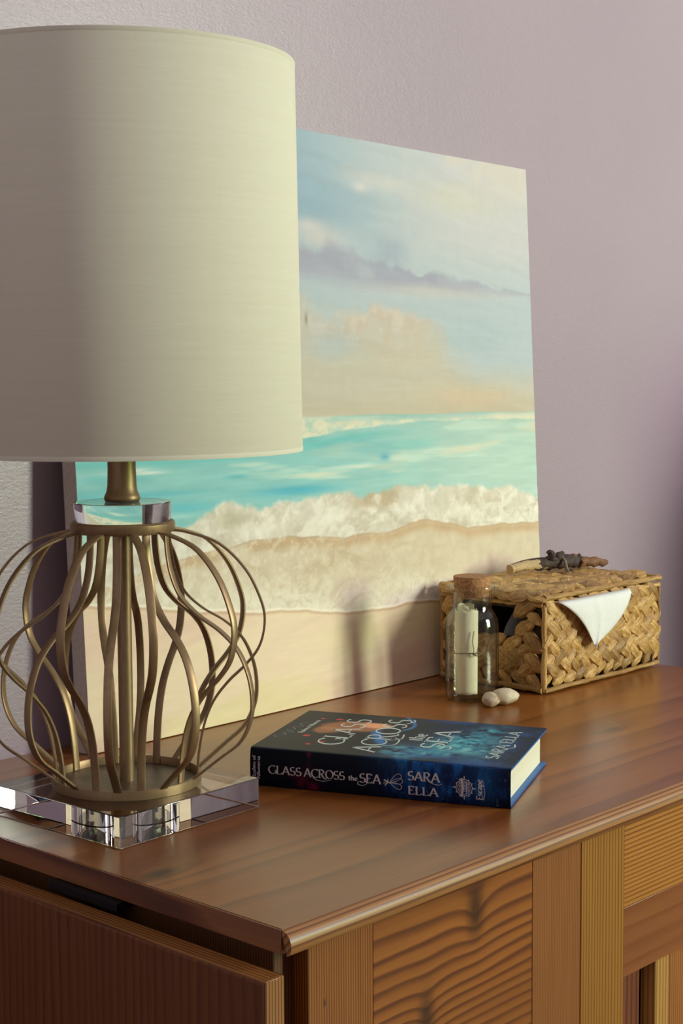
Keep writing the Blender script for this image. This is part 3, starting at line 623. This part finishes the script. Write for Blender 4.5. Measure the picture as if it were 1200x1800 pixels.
    text_mb(b, 'E', 0, 0, 3.4, 5.4, pv, .16, .08); text_mb(b, 'scape', 3.5, .8, 16.5, 4.6, pv, .22, .12); stroke(b, [(0, -.6), (6, -1.6), (12, -.8), (16.6, .4)], 1, pv, .35, .35, True)
    b.build('publisher_script', M_let, jk)
    b = MB(); text_mb(b, 'Realms of', 0, 0, 19.5, 3.0, lambda u_, v_: ps(4.9-v_, 6.2+u_), .2, .09); text_mb(b, 'Allumeria', 0, 0, 19, 3.0, lambda u_, v_: ps(9.0-v_, 6.2+u_), .2, .09)
    b.build('series_name', M_let, jk)
    pc = lambda u_, v_: SH((u_)*.001, v_*.001, T+.00012)
    def cv(base, y0, y1, s, cap, th=.11, tn=.045):
        b_ = MB(); text_mb(b_, s, y0, 0, y1, cap, lambda u_, v_: pc(base-v_, u_), th, tn); return b_
    cv(69, 29, 129, 'GLASS', 23).build('cover_title', M_foil, jk); cv(104, 15, 139, 'ACROSS', 22).build('cover_title', M_foil, jk)
    cv(130, 66, 92, 'the', 13, .13, .07).build('cover_title', M_foil, jk); cv(154, 44, 112, 'SEA', 21).build('cover_title', M_foil, jk); cv(205, 27, 126, 'SARA ELLA', 11, .14, .06).build('cover_author', M_foil, jk)
    b = MB()
    for pts_ in ([(104, 40), (112, 46), (112, 62), (106, 70)], [(154, 40), (160, 46), (158, 56), (150, 58), (148, 52)], [(104, 60), (112, 68), (110, 84)], [(205, 64), (210, 70), (208, 80)], [(102, 125), (106, 134), (103, 141)]):
        b = MB(); stroke(b, [tuple(v_) for v_ in catmull(pts_, 6)], 1, lambda u_, v_: pc(u_, v_), 1.3, .6); b.build('cover_swash', M_foil, jk)
    M_faint = plain('faint_blue_print', srgb(96, 122, 146), .4, amt=.05)
    b = MB()
    sc = [(4, 40), (0, 46), (9, 50), (4, 58), (12, 62), (3, 68), (10, 72), (5, 80), (12, 86), (6, 94), (12, 100)]
    stroke(b, [tuple(v_) for v_ in catmull(sc, 5)], 1, lambda u_, v_: pc(u_+4, v_), .8, .5)
    b.build('cover_script', M_faint, jk)
    b = MB(); text_mb(b, 'Realms of Allumeria', 62, 0, 112, 4.6, lambda u_, v_: pc(24-v_, u_), .16, .09); b.build('cover_series_name', M_foil, jk)
book()

# ------------------------------------------------------------------ woven basket
def basket():
    BX0, BX1, BY0, BY1, BH = .689, .914, .3035, .4395, .0985
    root = thing('woven_basket', 'lidded rectangular basket braided from golden brown water hyacinth, right of the corked bottle', 'basket', (BX0, BY0, 0))
    W_, D_ = BX1-BX0, BY1-BY0
    def straw(name, a, b, c):
        m, t, p = nt(name); ob = t.nodes.new('ShaderNodeObjectInfo')
        f = noise_tex(t, coords(t, (60, 900, 900)), 1, 3, .7); g = noise_tex(t, coords(t, kind='Generated'), 2.2, 3)
        col = ramp(t, math_(t, 'ADD', math_(t, 'MULTIPLY', f, .55), math_(t, 'MULTIPLY', g, .45)), [(.34, a), (.50, b), (.66, c)])
        br = ramp(t, ob.outputs['Random'], [(0, (.50, .46, .43, 1)), (.3, (.82, .79, .76, 1)), (.75, (1.0, 1.0, 1.0, 1)), (1, (1, 1, .92, 1))])
        t.links.new(mix(t, 1.0, col, br, 'MULTIPLY'), p.inputs['Base Color']); p.inputs['Roughness'].default_value = .5; p.inputs['Specular IOR Level'].default_value = .4
        bump(t, f, .6, .0006, p); return m
    M_s = straw('water_hyacinth', srgb(128, 86, 42), srgb(196, 152, 88), srgb(232, 200, 140))
    M_in = plain('basket_core', srgb(58, 40, 24), .8)
    M_lin = plain('grey_liner_cloth', srgb(128, 124, 126), .9)
    def leaf_mesh(L, w, th, seed):
        rs = random.Random(seed); nu, nv = 11, 8; vs = []; fs = []; bend = rs.uniform(-.08, .08)
        for i in range(nu):
            u_ = i/(nu-1); s = math.sin(pi*min(max(u_, .03), .97))**.55; x = (u_-.5)*L
            for j in range(nv):
                a = 2*pi*j/nv; rid = 1+.10*math.sin(3*a+seed)+.06*rs.uniform(-1, 1)
                vs.append((x, w/2*s*cos(a)*rid+bend*L*(1-(2*u_-1)**2), th/2*s*sin(a)*rid))
        fs = [(i*nv+j, i*nv+(j+1) % nv, (i+1)*nv+(j+1) % nv, (i+1)*nv+j) for i in range(nu-1) for j in range(nv)]+[tuple(range(nv)), tuple((nu-1)*nv+j for j in range(nv))]
        return MB().add(vs, fs).mesh('leaf', M_s)
    LM = [leaf_mesh(.0335, .0178, .0115, k) for k in range(7)]
    LT = [leaf_mesh(.038, .0240, .0095, 20+k) for k in range(7)]
    # core box with an opening for the hand hole on the left end; lined inside
    core = MB(); q = .004; wt = .003; hy0, hy1, hz0, hz1 = .034, .106, .057, .0885
    core.box(q, W_-q, q, q+wt, .003, BH-.004); core.box(q, W_-q, D_-q-wt, D_-q, .003, BH-.004); core.box(W_-q-wt, W_-q, q+wt, D_-q-wt, .003, BH-.004); core.box(q, W_-q, q, D_-q, .002, .005)
    core.box(q, q+wt, q+wt, hy0, .005, BH-.004); core.box(q, q+wt, hy1, D_-q-wt, .005, BH-.004); core.box(q, q+wt, hy0, hy1, .005, hz0); core.box(q, q+wt, hy0, hy1, hz1, BH-.004)
    core.build('core', M_in, root)
    ln = MB(); ln.box(.03, .031, q+wt+.001, D_-q-wt-.001, .006, .05)
    vs = []; 
    for i in range(9):
        for j in range(6): vs.append((.012+.010*math.sin(i*1.3)+.004*j, .012+i*.0055+.002*math.sin(j), .054+j*.0065))
    ln2 = MB().add(vs, [(i*6+j, i*6+j+1, (i+1)*6+j+1, (i+1)*6+j) for i in range(8) for j in range(5)]); 
    o = ln2.build('liner_cloth', M_lin, root, smooth=60); s_ = o.modifiers.new('thick', 'SOLIDIFY'); s_.thickness = .0006
    rnd = random.Random(5)
    lid = MB().box(-.0005, W_+.0005, -.0005, D_+.0005, BH+.0012, BH+.0045).build('lid', M_in, root)
    def place(me, loc, xa, na, tilt, par, s=1):
        xa = Vector(xa); na = Vector(na); ya = na.cross(xa); m3 = Matrix((xa, ya, na)).transposed().to_4x4()
        o = bpy.data.objects.new('leaf', me); COL.objects.link(o); o.parent = par
        o.matrix_local = Matrix.Translation(loc) @ m3 @ Matrix.Rotation(tilt, 4, 'Z') @ Matrix.Rotation(rnd.uniform(-.12, .12), 4, 'X') @ Matrix.Rotation(rnd.uniform(-.1, .1), 4, 'Y') @ Matrix.Scale(s, 4)
    rows, z0_, rh = 4, .0100, .0212
    for s_ in range(2): pass
    for f_, (org, xa, na, ln_, hole) in enumerate([((0, -.0005, 0), (1, 0, 0), (0, -1, 0), W_, False), ((-.0005, D_, 0), (0, -1, 0), (-1, 0, 0), D_, True)]):
        sp_ = .0195
        for r_ in range(rows):
            for lane in (0, 1):
                z = z0_+rh*r_+(.0052 if lane == 0 else .0160)
                x = .007+(sp_*.5 if lane else 0)+rnd.uniform(-.002, .002)
                while x < ln_-.004:
                    pos = Vector(org)+Vector(xa)*x+Vector((0, 0, z+rnd.uniform(-.0008, .0008)))
                    yy = D_-x
                    if not (hole and hy0-.004 < yy < hy1+.004 and z > hz0-.002):
                        tl = (R(36) if lane == 0 else -R(36))*(-1 if f_ == 1 else 1)+rnd.uniform(-.16, .16)
                        edge = min(x, ln_-x); s = 1.0 if edge > .012 else .72
                        place(rnd.choice(LM), pos, xa, na, tl, root, s*rnd.uniform(.92, 1.06)*(.8 if z < .02 else 1))
                    x += sp_*rnd.uniform(.93, 1.07)
    # far faces, never seen: joined
    st = MB()
    for (org, xa, ln_) in [((0, D_, 0), (1, 0, 0), W_), ((W_, 0, 0), (0, 1, 0), D_)]:
        for r_ in range(8):
            x = .012
            while x < ln_-.01:
                c_ = Vector(org)+Vector(xa)*x+Vector((0, 0, .012+r_*.0108)); st.tube([c_-Vector(xa)*.011+Vector((0, 0, -.004)), c_, c_+Vector(xa)*.011+Vector((0, 0, .004))], [.002, .005, .002], 6); x += .017
    o = st.build('back_weave', M_s, root, smooth=60); o['kind'] = 'stuff'
    # lid: rows of larger flat leaves
    for r_ in range(4):
        for lane in (0, 1):
            y = .010+r_*.0325+(.006 if lane == 0 else .0225); x = .012+(.012 if lane else 0)
            while x < W_-.006:
                tl = (R(28) if lane == 0 else -R(28))+rnd.uniform(-.15, .15)
                place(rnd.choice(LT), (x, y+rnd.uniform(-.001, .001), BH+.0060+rnd.uniform(-.0006, .0008)), (1, 0, 0), (0, 0, 1), tl, lid, rnd.uniform(.9, 1.08))
                x += .0245*rnd.uniform(.93, 1.07)
    for k in range(7):   # fat loops folding over the lid's left end
        place(rnd.choice(LT), (-.001, .010+k*.0195, BH+.0055), (0, 1, 0), (-.5, 0, .86), R(16)*(1 if k % 2 else -1), lid, .8)
    # cords
    def cord(name, a, b, r, par, wig=.0006, n=24, tw=True):
        a, b = Vector(a), Vector(b); rs = random.Random(len(name)+int(abs(a.x)*1e4)+int(abs(a.y)*1e3))
        pts = [a.lerp(b, i/n)+Vector((rs.uniform(-wig, wig), rs.uniform(-wig, wig), rs.uniform(-wig, wig))) for i in range(n+1)]
        MB().tube(pts, [r*rs.uniform(.85, 1.12) for _ in pts], 8).build(name, M_s, par, smooth=60)
    cord('lid_border', (-.001, -.0015, BH+.0042), (W_+.001, -.0015, BH+.0042), .0034, lid); cord('lid_border', (W_+.001, -.001, BH+.0042), (W_+.001, D_, BH+.0042), .0032, lid)
    cord('top_border', (0, -.001, BH-.0035), (W_, -.001, BH-.0035), .0031, root); cord('top_border', (-.001, 0, BH-.0035), (-.001, D_, BH-.0035), .0031, root)
    cord('bottom_border', (0, -.0018, .0042), (W_, -.0018, .0042), .0028, root); cord('bottom_border', (-.0018, 0, .0052), (-.0018, D_, .0052), .0036, root)
    cord('corner_cord', (.0005, -.0005, .003), (.0005, -.0005, BH-.003), .0030, root, n=10); cord('corner_cord', (W_-.001, -.0012, .003), (W_-.001, -.0012, BH-.003), .0024, root, n=10)
    cord('corner_cord', (.0, D_, .003), (0, D_, BH-.003), .0035, root, n=10)
basket()

# ------------------------------------------------------------------ white cloth corner hanging from the basket
def cloth():
    m = plain('white_cotton', srgb(226, 226, 224), .85, nscale=500, amt=.03, bmp=.3)
    a, b, tip = Vector((.7030, 0, .0985)), Vector((.8420, 0, .0985)), Vector((.7630, 0, .0437))
    n, k = 22, 16; vs = []
    for j in range(k+1):
        t_ = j/k
        for i in range(n+1):
            s = i/n; l = a.lerp(tip, t_)+Vector((.006*math.sin(pi*t_), 0, .002*math.sin(pi*t_))); r = b.lerp(tip, t_)+Vector((.010*math.sin(pi*t_), 0, -.004*math.sin(pi*t_)))
            q = l.lerp(r, s); fold = .0010*math.sin(s*9+t_*2)*(1-t_*.5)+.0012*math.exp(-((s-.45)/.05)**2)
            y = .2925-.0035*math.sin(min(1, t_*3)*pi/2)-fold-.002*math.sin(pi*s)
            if j == 0: y += .004
            vs.append((q.x-.763, y-.292, q.z-.0437))
    fs = [(j*(n+1)+i, j*(n+1)+i+1, (j+1)*(n+1)+i+1, (j+1)*(n+1)+i) for j in range(k) for i in range(n)]
    mb = MB().add(vs, fs)
    o = mb.build('cloth', m, smooth=70, loc=(.763, .292, .0437)); s_ = o.modifiers.new('thick', 'SOLIDIFY'); s_.thickness = .0007
    tag(o, 'white cloth corner hanging out from under the woven basket lid', 'cloth')
    # the tucked-in part under the lid
cloth()

# ------------------------------------------------------------------ driftwood on the lid
def drift():
    root = thing('driftwood_twig', 'gnarled twig with pale cut end and dark knobbly middle on basket lid', 'twig', (.84, .398, .1095))
    M_pale = wood('pale_bark', srgb(140, 110, 74), srgb(206, 174, 126), srgb(228, 204, 160), 'x', None, 600, 1, .7, coat=0, bmp=.5)
    M_dk = plain('dark_bark', srgb(66, 50, 44), .75, nscale=260, amt=.35, bmp=.8)
    M_rd = plain('reddish_bark', srgb(124, 84, 58), .75, nscale=260, amt=.3, bmp=.8)
    def rough_tube(name, pts, rad, mat, seed, par=root, amp=.18, n=12):
        c_ = catmull(pts, 5); m_ = len(c_); rr = [float(np.interp(i/(m_-1), np.linspace(0, 1, len(rad)), rad)) for i in range(m_)]
        mb = MB().tube([tuple(q) for q in c_], rr, n); vs = []
        for v_ in mb.v:
            vv = Vector(v_); k = mnoise.noise(vv*180+Vector((seed, 0, 0))); cc = min(c_, key=lambda q: (Vector(q)-vv).length_squared); d = vv-Vector(cc); vs.append(tuple(vv+d*k*amp*2.2))
        mb.v = vs; return mb.build(name, mat, par, smooth=70)
    z = .0065
    rough_tube('pale_stem', [(-.062, .016, z), (-.045, .014, z+.001), (-.025, .010, z+.002), (-.005, .004, z+.002)], [.0052, .0056, .0058, .006], M_pale, 1)
    rough_tube('bark_strip', [(-.055, .020, z+.004), (-.03, .018, z+.007), (-.008, .010, z+.008), (.004, .004, z+.006)], [.0008, .0011, .0014, .002], M_dk, 2, amp=.05)
    rough_tube('dark_stem', [(-.024, .009, z+.001), (-.008, .004, z+.003), (.012, -.002, z+.003), (.034, -.008, z+.003), (.040, -.010, z+.003)], [.005, .0072, .0078, .0072, .0074], M_dk, 3, amp=.22)
    rough_tube('reddish_stem', [(.036, -.010, z+.002), (.050, -.014, z+.001), (.066, -.018, z-.001), (.078, -.022, z-.002)], [.0066, .006, .005, .0026], M_rd, 4, amp=.3)
    rough_tube('knob', [(-.002, .000, z+.006), (-.005, -.001, z+.012), (-.009, -.001, z+.017)], [.0058, .0052, .0036], M_dk, 5, amp=.3)
    rough_tube('knob', [(.006, -.003, z+.006), (.008, -.004, z+.011), (.013, -.004, z+.013)], [.006, .0048, .003], M_dk, 6, amp=.3)
    rough_tube('knob', [(.028, -.008, z+.006), (.030, -.008, z+.011)], [.004, .0032], M_rd, 7, amp=.3)
    rough_tube('side_shoot', [(.006, -.005, z+.010), (.006, -.012, z+.006), (.003, -.017, z-.003), (.001, -.021, z-.006)], [.0018, .0019, .0017, .0012], plain('grey_bark', srgb(120, 104, 92), .8, amt=.3), 8, amp=.1)
drift()

# ------------------------------------------------------------------ bottle, scroll, pebbles
BC = (.624, .348)
bot = thing('corked_bottle', 'clear glass apothecary bottle with a cork stopper, standing before the basket', 'bottle', (BC[0], BC[1], 0))
m, t, p = nt('bottle_glass'); M_gl = m
lw = N(t, 'ShaderNodeLayerWeight', Blend=.5); fz = math_(t, 'ADD', math_(t, 'MULTIPLY', math_(t, 'POWER', lw.outputs['Facing'], 3.5), .55), .05); tb_ = t.nodes.new('ShaderNodeBsdfTransparent'); gb_ = N(t, 'ShaderNodeBsdfGlossy', Roughness=.06); mg = t.nodes.new('ShaderNodeMixShader')
bmp_ = N(t, 'ShaderNodeBump', Strength=.12, Distance=.001); t.links.new(noise_tex(t, coords(t), 60, 2), bmp_.inputs['Height']); t.links.new(bmp_.outputs[0], gb_.inputs['Normal'])
t.links.new(ramp(t, lw.outputs['Facing'], [(.0, (.97, .98, .97, 1)), (.6, (.93, .95, .94, 1)), (1, (.34, .40, .38, 1))]), tb_.inputs[0])
t.links.new(fz, mg.inputs[0]); t.links.new(tb_.outputs[0], mg.inputs[1]); t.links.new(gb_.outputs[0], mg.inputs[2]); t.links.new(mg.outputs[0], t.nodes['Material Output'].inputs[0])
outer = [(.0001, .0012), (.018, .0005), (.0255, .0012), (.0276, .0045), (.0279, .012), (.0279, .078), (.0268, .0855), (.0235, .0915), (.0206, .0955), (.0202, .100), (.0204, .1135), (.0216, .1150), (.0236, .1160), (.0241, .1178), (.0234, .1195), (.0212, .1200)]
inner = [(.0188, .1195), (.0184, .114), (.0183, .100), (.0190, .0950), (.0220, .0900), (.0250, .0840), (.0261, .077), (.0261, .012), (.0250, .0062), (.018, .0048), (.0001, .0052)]
MB().solid(outer+inner, 72).build('glass', M_gl, bot, smooth=50)
m, t, p = nt('cork_grain'); v = coords(t); f = noise_tex(t, v, 330, 4, .7); g = N(t, 'ShaderNodeTexVoronoi', Scale=420); t.links.new(v, g.inputs['Vector'])
t.links.new(mix(t, ramp(t, g.outputs['Distance'], [(.12, (1, 1, 1, 1)), (.3, (0, 0, 0, 1))]), ramp(t, f, [(.3, srgb(132, 86, 50)), (.6, srgb(188, 136, 88))]), srgb(100, 60, 34)), p.inputs['Base Color']); p.inputs['Roughness'].default_value = .85; bump(t, f, .6, .0008, p)
MB().solid([(.0172, .1085), (.0180, .1090), (.0196, .1285), (.0192, .1295)], 56).build('cork', m, bot, smooth=50)
def scroll():
    root = thing('paper_scroll', 'rolled cream paper scroll tied with twine inside the glass bottle', 'scroll', (BC[0]-.0042, BC[1]+.0040, .0062))
    M_p = plain('cream_paper', srgb(238, 230, 196), .8, nscale=80, amt=.04, bmp=.1)
    n = 110; hgt = .0885; vs = []; rows = 26
    rs = random.Random(3)
    for j in range(rows+1):
        z = hgt*j/rows
        for i in range(n+1):
            a = i/n*2*pi*2.6+1.2; r = .0066+.0062*i/n; r *= 1+.05*(j/rows-.5)*(1 if i > 60 else 0)-.05*math.exp(-((z-.044)/.004)**2)
            zz = z+(.0012*math.sin(i*.9)+rs.uniform(-.0006, .0006))*(1 if j in (0, rows) else 0)*.6+(.005*j/rows*(1 if 30 < i < 62 else 0))
            vs.append((r*cos(a), r*sin(a), max(0, zz)))
    mb = MB().add(vs, [(j*(n+1)+i, j*(n+1)+i+1, (j+1)*(n+1)+i+1, (j+1)*(n+1)+i) for j in range(rows) for i in range(n)])
    me = mb.mesh('paper', M_p); o = link('paper', me, root, smooth=70); s_ = o.modifiers.new('t', 'SOLIDIFY'); s_.thickness = .00025
    M_t = plain('twine_fibre', srgb(140, 120, 84), .8)
    tw = MB(); zz = .0435; tw.tube([(.0130*cos(a), .0130*sin(a), zz+.0006*math.sin(a*2)) for a in [2*pi*i/40 for i in range(41)]], .0005, 6)
    # view-side direction
    f = Vector((-.735, -.678, 0)); rt = Vector((.678, -.735, 0))
    k = f*.0128+rt*.0062+Vector((0, 0, zz))
    tw.tube([k, k+rt*.0005+f*.0012+Vector((0, 0, .004)), k-rt*.0012+f*.001+Vector((0, 0, .013)), k+rt*.0004+f*.0006+Vector((0, 0, .024))], .0005, 6)
    tw.tube([k, k+rt*.004+f*.0006-Vector((0, 0, .002)), k+rt*.009-f*.003+Vector((0, 0, .001)), k+rt*.0135-f*.006+Vector((0, 0, .009))], .0005, 6)
    tw.tube([k, k+rt*.003+f*.001-Vector((0, 0, .0022)), k+rt*.008-f*.002-Vector((0, 0, .0008)), k+rt*.0135-f*.007+Vector((0, 0, .0035))], .0005, 6)
    tw.tube([k+Vector((0, 0, -.001)), k+rt*.001+f*.0012, k+Vector((0, 0, .0012)), k-rt*.001+f*.0012], .0008, 6)
    tw.build('twine', M_t, root, smooth=60)
scroll()
def pebble(loc, dims, rz, col, label, seed, spots):
    bm = bmesh.new(); bmesh.ops.create_icosphere(bm, subdivisions=4, radius=1)
    for v_ in bm.verts:
        n0 = v_.co.normalized(); k = 1+.14*mnoise.noise(n0*1.1+Vector((seed, 2, 1)))+.03*mnoise.noise(n0*3.5+Vector((seed, 5, 1)))
        c_ = Vector((n0.x*dims[0], n0.y*dims[1], n0.z*dims[2]))*k
        if c_.z < 0: c_.z *= .75
        if n0.x > 0: c_.z *= 1-.25*n0.x
        v_.co = c_
    lo = min(v_.co.z for v_ in bm.verts)
    for v_ in bm.verts: v_.co.z -= lo
    me = bpy.data.meshes.new('pebble'); bm.to_mesh(me); bm.free()
    m, t, p = nt('pebble_stone_%d' % seed); f = noise_tex(t, coords(t), 150, 5, .65); t.links.new(ramp(t, f, [(.36, spots), (.5, col)]), p.inputs['Base Color']); p.inputs['Roughness'].default_value = .5; me.materials.append(m)
    o = link('pebble', me, smooth=180); o.location = loc; o.rotation_euler = (0, 0, rz); return tag(o, label, 'stone')
pebble((.6045, .3085, 0), (.0092, .0085, .0090), R(-40), srgb(196, 176, 150), 'smaller speckled beige pebble touching the bottle base', 4, srgb(150, 124, 100))['group'] = 'pebbles beside the bottle'
pebble((.6235, .3050, 0), (.0150, .0105, .0100), R(-44), srgb(206, 190, 162), 'larger smooth cream pebble between small pebble and basket', 9, srgb(196, 178, 150))['group'] = 'pebbles beside the bottle'
